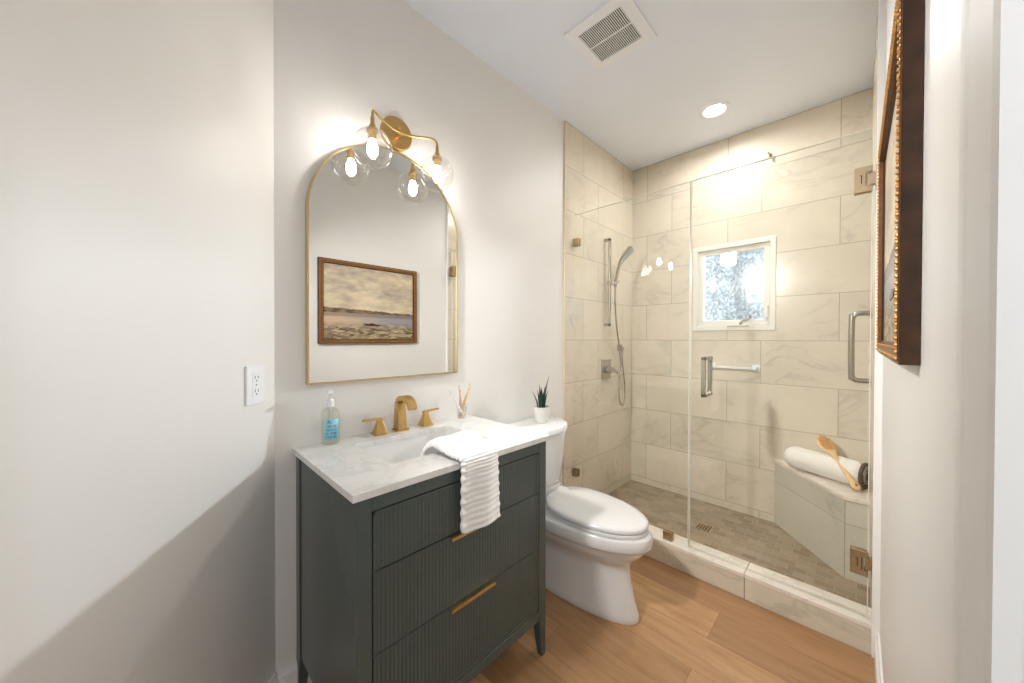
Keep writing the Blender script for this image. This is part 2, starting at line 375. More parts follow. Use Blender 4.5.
# baseboards and trims
def base(name, pts, h=0.125, t=0.015):
    (x0, y0), (x1, y1) = pts; d = Vector((x1-x0, y1-y0, 0)); L = d.length; d.normalize(); n = Vector((-d.y, d.x, 0))
    b = B(); prof = [(0, 0), (t, 0), (t, h-0.02), (t*0.55, h-0.012), (t*0.45, h), (0, h)]
    p0 = Vector((x0, y0, 0)); p1 = Vector((x1, y1, 0))
    b.rings([[p+n*a+Vector((0, 0, z)) for a, z in prof] for p in (p0, p1)])
    return struct(b.done(name, MT['trim']))
base('baseboard_left', ((0, 1.58), (0, -0.045)), 0.118)
base('baseboard_right', ((W, 0.20), (W, YC)), 0.11, 0.014)
base('baseboard_angled', ((0.004, -0.054), (DX, -0.05-DX)), 0.118)
base('baseboard_front', ((DX, DY), (W, DY)), 0.118)
struct(B().box(0.0, 1.574, 0, 0.013, 1.584, H, 0.001).done('trim_1', MT['edge']))
struct(B().box(WT-0.003, YC-0.012, 0.0, W+0.001, YC-0.001, H, 0.001).done('trim_2', MT['trim']))
# door casing around the doorway beside the camera, and its jamb
cp = [(0, 0), (0, -0.007), (0.006, -0.0085), (0.02, -0.0095), (0.04, -0.0105), (0.048, -0.0095), (0.056, -0.0105), (0.09, -0.012), (0.125, -0.013), (0.142, -0.0135), (0.150, -0.012), (0.150, 0)]
c0 = 0.170
d1 = struct(B().prism([(W+x, c0-y) for y, x in cp], 0, DH+0.1).box(W-0.014, DS-0.09, DH, W, c0, DH+0.1, 0.002).box(W-0.014, DS-0.10, 0, W, DS, DH+0.1, 0.002).done('door_1', MT['trim']))
B().box(W+0.0005, DE-0.002, 0, W+0.117, DE+0.0115, DH).box(W-0.002, DS-0.012, 0, W+0.117, DS, DH).box(W-0.002, DS, DH-0.012, W+0.117, DE, DH).box(W+0.05, DE-0.011, 0, W+0.085, DE, DH).done('door_jamb', MT['trim'], d1)

# window: vinyl frame, sash, patterned pane, crank
win = struct(B().box(wx0, YB-0.006, wz0, wx1, YB+0.05, wz0+0.034, 0.003).box(wx0, YB-0.006, wz1-0.034, wx1, YB+0.05, wz1, 0.003)
    .box(wx0, YB-0.006, wz0+0.03, wx0+0.034, YB+0.05, wz1-0.03, 0.003).box(wx1-0.034, YB-0.006, wz0+0.03, wx1, YB+0.05, wz1-0.03, 0.003).done('window_1', MT['vinyl']))
a0, a1, b0, b1 = wx0+0.034, wx1-0.034, wz0+0.034, wz1-0.034
B().box(a0, YB+0.008, b0, a1, YB+0.045, b0+0.042, 0.004).box(a0, YB+0.008, b1-0.036, a1, YB+0.045, b1, 0.004).box(a0, YB+0.008, b0+0.03, a0+0.036, YB+0.045, b1-0.03, 0.004).box(a1-0.036, YB+0.008, b0+0.03, a1, YB+0.045, b1-0.03, 0.004).done('window_sash', MT['vinyl'], win)
B().box(a0+0.03, YB+0.024, b0+0.03, a1-0.03, YB+0.028, b1-0.03).done('window_pane', MT['obscure'], win)
cr = B().box(0.73, YB-0.018, wz0+0.030, 0.86, YB-0.004, wz0+0.044, 0.003).done('window_crank', MT['vinyl'], win)
B().tube(catmull([(0.815, YB-0.018, wz0+0.05), (0.83, YB-0.03, wz0+0.066), (0.86, YB-0.034, wz0+0.072), (0.875, YB-0.034, wz0+0.092)]), 0.006).ball((0.875, YB-0.034, wz0+0.094), 0.011).cyl((0.815, YB-0.006, wz0+0.045), (0.815, YB-0.022, wz0+0.05), 0.008).done('crank_handle', MT['nickel'], cr, True)
B().box(a1-0.022, YB-0.002, b0+0.05, a1-0.008, YB+0.010, b0+0.14, 0.004).done('window_lock', MT['vinyl'], win)

# outdoors, as far as the pane shows it
struct(B().box(-8, YB+TH+0.05, -0.6, 10, 14, -0.5).done('ground', MT['grass']))
def tree(loc, hgt, rad, n, label, name='tree', seed=1):
    rnd = random.Random(seed); root = thing(name, loc, label, 'tree'); L = Vector(loc)
    B().tube(catmull([L, L+Vector((0.05, 0.03, hgt*0.4)), L+Vector((-0.03, 0.05, hgt*0.8))]), 0.07, 10).done('trunk', MT['bark'], root, True)
    b = B()
    for i in range(n):
        th = rnd.uniform(0, 2*PI); z = rnd.uniform(0.35, 1.05); r = rad*math.sqrt(rnd.random())*(1.15-abs(z-0.65))
        c = L+Vector((r*math.cos(th), r*math.sin(th), z*hgt)); s = rnd.uniform(0.035, 0.07)
        q = Matrix.Rotation(rnd.uniform(0, 6), 3, 'Z') @ Matrix.Rotation(rnd.uniform(-1, 1), 3, 'X')
        vs = [b.bm.verts.new(c+q @ Vector(p)) for p in ((0, -s, 0), (s*.45, 0, s*.12), (0, s, 0), (-s*.45, 0, s*.12))]
        b.bm.faces.new(vs)
    b.done('foliage', MT['leafy'], root)
    return root
tree((0.18, 5.6, -0.5), 3.6, 0.50, 2200, 'tall dark leafy tree standing outside, seen blurred through the left part of the window')

# ---------------------------------------------------------------- shower: curb, bench
cb = thing('shower_curb', (0.72, YC+0.06, 0), 'low marble tiled curb with a pale stone cap under the shower glass', 'curb')
B().box(0.012, YC, 0.0, WT, YC+0.115, 0.104, 0.001).done('curb_face', MT['tile_curb'], cb)
B().box(0.012, YC-0.004, 0.104, 1.018, YC+0.120, 0.124, 0.002).box(1.020, YC-0.004, 0.104, WT, YC+0.120, 0.124, 0.002).done('curb_cap', MT['cap'], cb)
BZ = 0.452
bn = thing('shower_bench', (1.3, 2.4, 0.03), 'angled marble tiled corner bench built in at the right end of the shower', 'bench')
B().prism([(1.013, YB), (1.36, 2.133), (WT, 2.133), (WT, YB)], 0.03, BZ-0.02).done('bench_body', MT['tile_bench'], bn)
B().prism([(1.003, YB), (1.354, 2.122), (WT, 2.122), (WT, YB)], BZ-0.02, BZ, bev=0.002).done('bench_top', MT['cap'], bn)
dr = thing('floor_drain', (0.70, 2.15, 0.03), 'small square metal drain set in the brown mosaic shower floor', 'drain')
B().box(0.652, 2.105, 0.03, 0.748, 2.201, 0.032, 0.0006).done('drain_plate', MT['bronze'], dr)
b = B()
for i in range(5):
    for j in range(5): b.box(0.662+i*0.0165, 2.115+j*0.0165, 0.0318, 0.672+i*0.0165, 2.125+j*0.0165, 0.0324)
b.done('drain_slots', MT['dark'], dr)

# ---------------------------------------------------------------- shower glass
GT = 2.095
SX = 0.757
pn = thing('shower_glass_panel', (0.38, YG, 0.124), 'fixed clear glass shower panel left of the glass door, beside the toilet', 'shower panel')
B().box(0.013, YG-0.005, 0.125, SX-0.002, YG+0.005, GT).done('glass_pane', MT['shower_glass'], pn)
for z in (1.905, 0.335):
    B().box(0.010, YG-0.016, z-0.025, 0.055, YG-0.005, z+0.025, 0.002).box(0.010, YG+0.005, z-0.025, 0.055, YG+0.016, z+0.025, 0.002).box(0.010, YG-0.016, z-0.025, 0.014, YG+0.016, z+0.025).done('glass_clamp', MT['bronze'], pn)
B().box(0.625, YG-0.016, 0.124, 0.675, YG-0.005, 0.172, 0.002).box(0.625, YG+0.005, 0.124, 0.675, YG+0.016, 0.172, 0.002).done('glass_clamp', MT['bronze'], pn)
B().box(SX-0.0045, YG-0.0052, 0.125, SX-0.0015, YG+0.0052, GT).box(0.013, YG-0.0052, GT-0.002, SX-0.002, YG+0.0052, GT+0.0006).done('glass_edge', MT['glass_edge'], pn)
dp = thing('shower_glass_door', (1.1, YG, 0.13), 'frameless clear glass shower door with square pull handle, hinged at the right wall', 'shower door')
B().box(SX+0.002, YG-0.005, 0.134, 1.437, YG+0.005, GT).done('glass_pane', MT['shower_glass'], dp)
B().box(SX+0.002, YG-0.0052, 0.134, SX+0.005, YG+0.0052, GT).box(1.434, YG-0.0052, 0.134, 1.437, YG+0.0052, GT).box(SX+0.002, YG-0.0052, GT-0.002, 1.437, YG+0.0052, GT+0.0006).done('glass_edge', MT['glass_edge'], dp)
B().box(SX-0.0015, YG-0.003, 0.134, SX+0.002, YG+0.003, GT-0.01).done('seam_seal', MT['seal'], dp)
B().box(SX+0.006, YG-0.004, 0.1255, 1.432, YG+0.004, 0.134).done('door_sweep', MT['seal'], dp)
for z in (1.893, 0.344):
    b = B()
    for s in (-1, 1):
        y0, y1 = sorted((YG+s*0.005, YG+s*0.017))
        b.box(1.383, y0, z-0.050, 1.424, y1, z+0.050, 0.002)
        b.box(1.4235, y0, z-0.050, 1.436, y1, z-0.026, 0.001).box(1.4235, y0, z+0.026, 1.436, y1, z+0.050, 0.001)
    b.box(1.427, YG-0.014, z-0.024, 1.4495, YG+0.014, z+0.024, 0.002).box(1.445, YG-0.026, z-0.045, 1.4498, YG+0.026, z+0.045, 0.001)
    h = b.done('hinge', MT['bronze'], dp)
    B().box(1.404, YG-0.0178, z-0.016, 1.4065, YG-0.0168, z+0.018).box(1.400, YG-0.0178, z+0.0155, 1.4065, YG-0.0168, z+0.018).box(1.417, YG-0.0178, z-0.026, 1.419, YG-0.0168, z+0.026).done('hinge_groove', MT['dark'], h)
hx = 0.840
b = B()
for s in (-1, 1):
    yo = YG+s*0.056; y0, y1 = sorted((YG+s*0.005, yo+s*0.008))
    b.box(hx-0.010, min(yo-0.008, yo+0.008), 0.952, hx+0.010, max(yo-0.008, yo+0.008), 1.158, 0.0015)
    for z in (0.961, 1.149): b.box(hx-0.010, y0, z-0.009, hx+0.010, y1, z+0.009, 0.0012)
b.done('pull_handle', MT['nickel'], dp)

# grab bar on the right tiled wall, towel bar on the window wall
gb = thing('grab_bar', (WT, 2.22, 1.21), 'short vertical polished grab bar on the right shower wall, above the bench', 'grab bar')
gy = 2.22
B().sweep(catmull([(WT-0.004, gy, 1.383), (WT-0.050, gy, 1.383), (WT-0.066, gy, 1.372), (WT-0.073, gy, 1.350), (WT-0.073, gy, 1.070), (WT-0.066, gy, 1.048), (WT-0.050, gy, 1.037), (WT-0.004, gy, 1.037)]), [(0.013*math.cos(a)*1.0, 0.014*math.sin(a)) for a in [2*PI*i/14 for i in range(14)]], up=(0, 1, 0)).done('bar', MT['nickel'], gb, True)
for z in (1.385, 1.035): B().cyl((WT-0.008, gy, z), (WT, gy, z), 0.028).done('flange', MT['nickel'], gb, True)
tb = thing('towel_bar', (0.78, YB, 1.05), 'slim white towel bar below the window on the shower wall', 'towel bar')
B().box(0.625, YB-0.058, 1.043, 0.915, YB-0.044, 1.057, 0.002).done('bar', MT['plastic'], tb)
for x in (0.635, 0.905): B().box(x-0.024, YB-0.008, 1.026, x+0.024, YB, 1.074, 0.002).box(x-0.010, YB-0.060, 1.040, x+0.010, YB-0.006, 1.060, 0.002).done('mount', MT['plastic'], tb)
hk = B().tube(catmull([(0.968, YB-0.001, 2.485), (0.966, YB-0.022, 2.487), (0.972, YB-0.036, 2.470), (0.978, YB-0.030, 2.447), (0.976, YB-0.016, 2.452)]), 0.006, 10, up=(1, 0, 0)).cyl((0.968, YB, 2.488), (0.968, YB-0.006, 2.488), 0.014).done('wall_hook', MT['bronze'], smooth=True, origin=(0.968, YB, 2.48))
tag(hk, 'tiny dark metal hook high on the tiled wall above the window', 'hook')

# hand shower on slide bar
sh = thing('slide_bar_shower', (0.01, 2.10, 1.35), 'square slide bar with hand shower and hanging hose on the left tiled wall', 'hand shower')
B().box(0.045, 2.083, 1.345, 0.058, 2.107, 2.010, 0.002).box(0.01, 2.083, 1.990, 0.058, 2.107, 2.012, 0.002).box(0.01, 2.083, 1.345, 0.058, 2.107, 1.367, 0.002).done('slide_bar', MT['nickel'], sh)
B().box(0.040, 2.078, 1.655, 0.085, 2.115, 1.690, 0.003).cyl((0.080, 2.12, 1.665), (0.090, 2.15, 1.695), 0.014).done('slide_holder', MT['nickel'], sh, 30)
B().sweep(catmull([(0.085, 2.122, 1.645), (0.090, 2.135, 1.72), (0.098, 2.155, 1.80), (0.118, 2.19, 1.875), (0.150, 2.245, 1.945)]), [(0.010, 0.008), (-0.010, 0.008), (-0.010, -0.008), (0.010, -0.008)], up=(1, 0, 0),
          scales=[1.0]*16+[1+0.08*k for k in range(17)]).done('hand_wand', MT['nickel'], sh)
b = B()
b.sweep([(0.118, 2.185, 1.868), (0.150, 2.245, 1.945)], [(0.026, 0.006), (-0.026, 0.006), (-0.026, -0.006), (0.026, -0.006)], up=(1, 0, 0))
b.done('spray_head', MT['nickel'], sh)
hose = catmull([(0.085, 2.120, 1.65), (0.078, 2.135, 1.50), (0.064, 2.185, 1.34), (0.052, 2.255, 1.17), (0.045, 2.290, 1.02), (0.045, 2.265, 0.86), (0.047, 2.275, 0.75), (0.048, 2.315, 0.712), (0.048, 2.355, 0.755), (0.047, 2.350, 0.90), (0.046, 2.315, 1.05), (0.045, 2.315, 1.150)], 10)
B().tube(hose, 0.0065, 8).done('shower_hose', MT['nickel'], sh, True)
B().box(0.010, 2.293, 1.152, 0.034, 2.340, 1.202, 0.003).cyl((0.045, 2.315, 1.142), (0.045, 2.315, 1.172), 0.010).box(0.03, 2.304, 1.162, 0.056, 2.326, 1.185, 0.003).done('hose_outlet', MT['nickel'], sh)
vv = thing('shower_valve', (0.01, 2.115, 1.015), 'square nickel shower valve with lever below the slide bar', 'valve')
B().box(0.010, 2.048, 0.944, 0.019, 2.182, 1.088, 0.002).done('valve_plate', MT['nickel'], vv)
B().cyl((0.018, 2.115, 1.012), (0.060, 2.115, 1.012), 0.030, 0.024).done('valve_hub', MT['nickel'], vv, 30)
B().hexa([(0.055, 2.095, 0.992), (0.055, 2.135, 0.992), (0.075, 2.135, 0.992), (0.075, 2.095, 0.992)], [(0.055, 2.095, 1.030), (0.055, 2.135, 1.030), (0.075, 2.135, 1.030), (0.075, 2.095, 1.030)], 0.002).hexa([(0.056, 2.13, 0.997), (0.056, 2.13, 1.025), (0.074, 2.13, 1.025), (0.074, 2.13, 0.997)], [(0.060, 2.205, 0.972), (0.060, 2.205, 0.990), (0.070, 2.205, 0.990), (0.070, 2.205, 0.972)], 0.001).done('lever', MT['nickel'], vv)

# rolled towel and wooden brush on the bench
tc = Vector((1.27, 2.395, BZ+0.067)); td = Vector((0.335, -0.125, 0)).normalized(); tn = Vector((-td.y, td.x, 0))
tl = thing('rolled_towel', (tc.x, tc.y, BZ), 'rolled white bath towel lying on the shower bench under the brush', 'towel')
def spiral_sec(turns=2.6, r0=0.018, r1=0.061, th=0.012, n=90):
    out = []
    for i in range(n):
        a = turns*2*PI*i/(n-1); r = r0+(r1-r0)*i/(n-1); out.append((r*math.cos(a-0.9), r*math.sin(a-0.9)))
    return out
b = B(); L_ = 0.182; rr = []
for k in range(25):
    s = -1+2*k/24; e = 1-0.30*abs(s)**10; p = tc+td*L_*s; sag = 1+0.03*math.sin(5*s)
    ring = []
    for i in range(48):
        a = 2*PI*i/48; r = 0.067*e*sag*(1+0.03*noise.noise(Vector((s*5, math.cos(a)*2, math.sin(a)*2))))
        z = math.sin(a)*r
        ring.append(p+tn*math.cos(a)*r*1.06+Vector((0, 0, max(z, -0.0665))))
    rr.append(ring)
b.rings(rr).done('towel_roll', MT['bath_towel'], tl, 70)
sp = spiral_sec(r1=0.050)
for sgn in (-1, 1):
    b = B()
    pts = [tc+td*(L_*sgn*1.0)+tn*x+Vector((0, 0, z)) for x, z in sp]
    b.tube(pts, 0.0035, 6, up=tuple(td))
    b.done('rolled_edge', MT['bath_towel'], tl, True)
b = B(); rr = []
for s in (0.93, 0.94, 1.005, 1.01):
    p = tc+td*L_*s; r = 0.069 if s not in (0.93, 1.01) else 0.060
    rr.append([p+tn*math.cos(2*PI*i/40)*r*1.03+Vector((0, 0, max(math.sin(2*PI*i/40)*r, -0.0665))) for i in range(40)])
bb = b.rings(rr).done('brown_band', MT['brown'], tl, True); bb['label'] = 'dark brown band round the end of the towel'
# brush
p0 = Vector((1.243, 2.455, BZ+0.222)); p1 = Vector((1.408, 2.215, BZ+0.020))
bx = (p1-p0).normalized(); by = bx.cross(Vector((0, 0, 1))).normalized(); bz = by.cross(bx)
if bz.z < 0: bz = -bz
br_ = thing('bath_brush', (p0+p1)/2, 'long wooden bath brush with a beaded head leaning across the rolled towel', 'brush')
def bw(u):  # half width along length 0..1
    pts = [(0, 0.004), (0.03, 0.019), (0.10, 0.031), (0.20, 0.034), (0.30, 0.026), (0.38, 0.013), (0.46, 0.009), (0.70, 0.010), (0.85, 0.012), (0.93, 0.018), (0.98, 0.016), (1, 0.006)]
    for (a, wa), (c, wc) in zip(pts, pts[1:]):
        if u <= c: k = (u-a)/(c-a); return wa+(wc-wa)*(k*k*(3-2*k))
    return pts[-1][1]
L2 = (p1-p0).length; b = B(); rr = []
for k in range(41):
    u = k/40; w_ = bw(u); p = p0+bx*L2*u; th = 0.0075 if u < 0.36 else 0.008
    rr.append([p+by*w_*1.3*math.cos(2*PI*i/16)+bz*min(th, w_)*math.sin(2*PI*i/16) for i in range(16)])
b.rings(rr).done('brush_handle', MT['bamboo'], br_, 60)
b = B()
for i in range(7):
    for j in range(-3, 4):
        u = 0.05+i*0.040; y = j*0.0125+(0.006 if i % 2 else 0)
        if abs(y) < bw(u)*1.3-0.004: b.ball(tuple(p0+bx*L2*u+by*y+bz*0.011), 0.0044, 8)
b.done('bristle_beads', MT['bristle'], br_, True)
B().lathe([(0.004, 0), (0.006, 0.001), (0.006, 0.003), (0.003, 0.004)], p0+bx*L2*0.94+bz*0.006, bz, 12).done('hanging_eyelet', MT['brown'], br_, True)

# ---------------------------------------------------------------- ceiling: fan grille, recessed lamp
vx, vy = 0.552, 1.186
fv = thing('exhaust_fan_grille', (vx, vy, H), 'square white exhaust fan grille with fine slats in the ceiling', 'vent')
b = B(); o_, i_ = 0.157, 0.108
for (x0, y0, x1, y1) in ((-o_, -o_, o_, -i_), (-o_, i_, o_, o_), (-o_, -i_, -i_, i_), (i_, -i_, o_, i_)):
    b.hexa([(vx+x0, vy+y0, H-0.012), (vx+x1, vy+y0, H-0.012), (vx+x1, vy+y1, H-0.012), (vx+x0, vy+y1, H-0.012)], [(vx+x0, vy+y0, H), (vx+x1, vy+y0, H), (vx+x1, vy+y1, H), (vx+x0, vy+y1, H)])
b.done('grille_frame', MT['plastic'], fv)
B().box(vx-i_, vy-i_, H-0.003, vx+i_, vy+i_, H-0.0005).done('grille_opening', MT['grille_dark'], fv)
sl = B(); n_ = 24
for k in range(n_):
    x = vx-i_+(k+0.5)*2*i_/n_; sl.box(x-0.0018, vy-i_, H-0.011, x+0.0018, vy+i_, H-0.0085)
sl.box(vx-i_, vy-0.003, H-0.0118, vx+i_, vy+0.003, H-0.0085)
sl.done('grille_slats', MT['plastic'], fv)
lx, ly = 0.745, 2.145
cl = thing('recessed_light', (lx, ly, H), 'round recessed ceiling light shining above the shower', 'ceiling light')
B().lathe([(0.086, 0), (0.086, -0.003), (0.080, -0.006), (0.062, -0.006), (0.058, -0.001)], (lx, ly, H), seg=40, cap0=False, cap1=False).done('trim_ring', MT['plastic'], cl, True)
B().lathe([(0.060, -0.0028), (0.060, -0.0012)], (lx, ly, H), seg=40).done('lit_lens', MT['can'], cl)
ld = bpy.data.lights.new('recessed_lamp', 'AREA'); ld.shape = 'DISK'; ld.size = 0.10; ld.energy = 5.0; ld.spread = math.radians(168); ld.color = (1.0, 0.985, 0.97)
lo = bpy.data.objects.new('recessed_lamp', ld); COL.objects.link(lo); lo.parent = cl; lo.location = (0, 0, -0.009)

# ---------------------------------------------------------------- wall outlet on the angled wall
n45 = Vector((1, 1, 0)).normalized(); d45 = Vector((-1, 1, 0)).normalized()  # d45 runs to the right in view
oc = Vector((0.0675, -0.1175, 1.105))
ol = thing('wall_outlet', oc, 'white duplex wall outlet on the angled wall left of the mirror', 'outlet')
RO = Matrix.Rotation(math.radians(45), 4, 'Z')   # local x -> n45, local y -> d45
def obox(b, dn0, dn1, u0, u1, z0, z1, bev=0.0):
    c = oc+n45*(dn0+dn1)/2+d45*(u0+u1)/2; hx_, hy_, hz_ = (dn1-dn0)/2, (u1-u0)/2, (z1-z0)/2; zc = oc.z+(z0+z1)/2
    b.box(c.x-hx_, c.y-hy_, zc-hz_, c.x+hx_, c.y+hy_, zc+hz_, bev, RO); return b
b = B(); c = oc
obox(b, 0, 0.007, -0.038, 0.038, -0.060, 0.060, 0.0025).done('cover_plate', MT['plastic'], ol)
for zz in (-0.021, 0.021):
    b = B(); obox(b, 0.0065, 0.0085, -0.017, 0.017, zz-0.015, zz+0.015, 0.0008); rc = b.done('receptacle', MT['plastic'], ol)
    b = B(); obox(b, 0.0082, 0.0088, -0.0075, -0.0055, zz-0.002, zz+0.007); obox(b, 0.0082, 0.0088, 0.0055, 0.0075, zz-0.002, zz+0.006); obox(b, 0.0082, 0.0088, -0.002, 0.002, zz-0.010, zz-0.006); b.done('slots', MT['grille_dark'], rc)
b = B(); obox(b, 0.0065, 0.0078, -0.002, 0.002, -0.002, 0.002).done('screw', MT['nickel'], ol)

# ---------------------------------------------------------------- mirror
mir = thing('arched_mirror', (0.0, 0.368, 1.084), 'tall arched wall mirror in a thin gold frame over the sink', 'mirror')
my0, my1, mz0, mzs = 0.043, 0.693, 1.084, 1.705; mr = (my1-my0)/2; mc = (my0+my1)/2
def arch(inset, n=48):
    pts = [(my0+inset, mz0+inset), (my1-inset, mz0+inset)]
    for i in range(n+1):
        a = PI*i/n; pts.append((mc+(mr-inset)*math.cos(a), mzs+(mr-inset)*math.sin(a)))
    return pts
o2, i2 = arch(0), arch(0.0055); b = B()
for (xa, xb) in ((0.002, 0.024),):
    ra = [b.bm.verts.new((x, p[0], p[1])) for x, ps in ((xa, o2), (xb, o2), (xb, i2), (xa, i2)) for p in ps]; n = len(o2)
    for k in range(4):
        for i in range(n):
            j = (i+1) % n; k2 = (k+1) % 4; b.bm.faces.new((ra[k*n+i], ra[k*n+j], ra[k2*n+j], ra[k2*n+i]))
b.done('mirror_frame', MT['gold_pale'], mir)
B().prism(arch(0.006), 0.003, 0.0195, 'x').done('mirror_glass', MT['mirror'], mir)

# ---------------------------------------------------------------- two-globe wall lamp
G = [(0.12, 0.233, 1.948), (0.12, 0.512, 1.948)]
wlp = thing('vanity_wall_lamp', (0.0, 0.382, 2.11), 'gold two-globe wall lamp with clear glass shades above the mirror', 'wall lamp')
B().lathe([(0.068, 0), (0.068, 0.016), (0.064, 0.021), (0.0, 0.022)], (0, 0.385, 2.108), (1, 0, 0), 48).done('backplate', MT['gold'], wlp, 35)
B().ball((0.024, 0.392, 2.132), 0.005, 12).ball((0.024, 0.378, 2.084), 0.005, 12).cyl((0.015, 0.385, 2.092), (0.075, 0.375, 2.080), 0.007).done('arm_stud', MT['gold'], wlp, 30)
arm = catmull([(0.12, 0.233, 2.060), (0.12, 0.2345, 2.082), (0.116, 0.243, 2.090), (0.104, 0.272, 2.083), (0.086, 0.325, 2.077), (0.078, 0.372, 2.078), (0.088, 0.425, 2.083), (0.108, 0.480, 2.090), (0.117, 0.502, 2.087), (0.12, 0.511, 2.072), (0.12, 0.512, 2.050)], 8)
B().tube(arm, 0.0048, 12).done('curved_arm', MT['gold'], wlp, True)
bulb_prof = [(0.0, -0.036), (0.008, -0.034), (0.0165, -0.022), (0.019, -0.008), (0.018, 0.006), (0.013, 0.020), (0.011, 0.028)]
for (gx, gy_, gz) in G:
    sk_ = B().lathe([(0.005, 0.118), (0.007, 0.112), (0.0075, 0.092), (0.016, 0.073), (0.020, 0.064), (0.020, 0.060), (0.014, 0.060), (0.014, 0.030), (0.0, 0.030)], (gx, gy_, gz), seg=24).done('socket_stem', MT['gold'], wlp, 30)
    ang0 = math.asin(0.019/0.072)
    prof = [(0.072*math.sin(a), 0.072*math.cos(a)) for a in [ang0+(PI-ang0)*i/28 for i in range(29)]]
    B().lathe(prof, (gx, gy_, gz), seg=48, cap0=False, cap1=False).done('globe_shade', MT['globe'], wlp, 80, mods=[('SOLIDIFY', dict(thickness=0.0016, offset=-1))])
    B().lathe(bulb_prof, (gx, gy_, gz), seg=24, cap0=False).done('bulb', MT['bulb'], wlp, 80)

# ---------------------------------------------------------------- framed painting on the right wall
py0, py1, pz0, pz1 = 0.506, 1.310, 1.209, 1.843; pd = 0.0235
pt = thing('framed_painting', (W, (py0+py1)/2, pz0), 'framed seascape painting in an ornate gold and dark wood frame on the right wall', 'painting')
def fring(b, e0, e1, x0, x1):
    for (a, c, d, e) in ((py0+e0, pz0+e0, py1-e0, pz0+e1), (py0+e0, pz1-e1, py1-e0, pz1-e0), (py0+e0, pz0+e1, py0+e1, pz1-e1), (py1-e1, pz0+e1, py1-e0, pz1-e1)):
        b.box(x0, a, c, x1, d, e)
    return b
fring(B(), 0.0, 0.006, W-pd, W-0.001).done('outer_frame', MT['frame_dark'], pt)
b = fring(B(), 0.005, 0.030, W-pd-0.002, W-0.004)
b.done('gilt_moulding', MT['frame_brown'], pt)
b = B()
def beads(e, step, r):
    n1 = int((py1-py0-2*e)/step); n2 = int((pz1-pz0-2*e)/step)
    for i in range(n1+1):
        y = py0+e+(py1-py0-2*e)*i/n1
        for z in (pz0+e, pz1-e): bmesh.ops.create_icosphere(b.bm, subdivisions=1, radius=r, matrix=Matrix.Translation((W-pd-0.002, y, z)))
    for i in range(1, n2):
        z = pz0+e+(pz1-pz0-2*e)*i/n2
        for y in (py0+e, py1-e): bmesh.ops.create_icosphere(b.bm, subdivisions=1, radius=r, matrix=Matrix.Translation((W-pd-0.002, y, z)))
beads(0.010, 0.011, 0.0042)
beads(0.027, 0.009, 0.0028)
b.done('bead_trim', MT['frame_gold'], pt, True)
fring(B(), 0.030, 0.036, W-pd+0.006, W-0.004).done('liner', MT['frame_dark'], pt)
B().box(W-0.012, py0+0.034, pz0+0.034, W-0.006, py1-0.034, pz1-0.034).done('canvas', painting_mat('seascape', py0+0.036, py1-0.036, pz0+0.036, pz1-0.036), pt)
def cy(u): return py0+0.036+(py1-py0-0.072)*u
def cz(v): return pz0+0.036+(pz1-pz0-0.072)*v
B().prism([(cy(u), cz(v)) for u, v in ((0.40, 0.215), (0.43, 0.185), (0.58, 0.180), (0.61, 0.200), (0.55, 0.207), (0.50, 0.225), (0.46, 0.212))], W-0.0135, W-0.012, 'x').done('painted_boat', MT['frame_dark'], pt)

# ---------------------------------------------------------------- vanity cabinet
VD, VL, VH = 0.523, 0.751, 0.850; V0 = 0.012
vn_ = thing('vanity_cabinet', (0.26, 0.38, 0), 'dark green vanity cabinet with three fluted drawers on tapered legs', 'cabinet')
# carcass side panels, back, bottom, face frame
BZ0 = 0.150
b = B()
b.box(0.004, V0+0.004, BZ0, VD-0.035, V0+0.022, VH).box(0.004, VL-0.022, BZ0, VD-0.035, VL-0.004, VH)
b.box(0.004, V0+0.02, BZ0+0.01, VD-0.03, VL-0.02, BZ0+0.028).box(0.004, V0+0.02, BZ0, 0.016, VL-0.02, VH)
b.done('carcass', MT['cab'], vn_)
B().box(VD-0.022, V0+0.040, 0.810, VD, VL-0.040, VH, 0.001).done('top_rail', MT['cab'], vn_)
B().box(VD-0.022, V0+0.040, BZ0, VD, VL-0.040, 0.186, 0.001).done('bottom_rail', MT['cab'], vn_)
B().box(VD-0.036, V0+0.03, BZ0+0.03, VD-0.026, VL-0.03, VH-0.03).done('drawer_cavity', MT['cab_in'], vn_)
def leg(x0, x1, y0, y1, inx, iny):
    w = 0.022
    b = B(); b.box(x0, y0, 0.165, x1, y1, VH, 0.0012)
    bx0, bx1 = (x0, x0+w) if inx > 0 else (x1-w, x1); by0, by1 = (y0, y0+w) if iny > 0 else (y1-w, y1)
    b.hexa([(bx0, by0, 0), (bx1, by0, 0), (bx1, by1, 0), (bx0, by1, 0)], [(x0, y0, 0.166), (x1, y0, 0.166), (x1, y1, 0.166), (x0, y1, 0.166)])
    return b.done('leg', MT['cab'], vn_)
leg(VD-0.040, VD, V0, V0+0.040, -1, 1); leg(VD-0.040, VD, VL-0.040, VL, -1, -1)
leg(0.002, 0.040, V0, V0+0.040, 1, 1); leg(0.002, 0.040, VL-0.040, VL, 1, -1)
for y0, y1 in ((V0+0.004, V0+0.024), (VL-0.024, VL-0.004)):
    pass
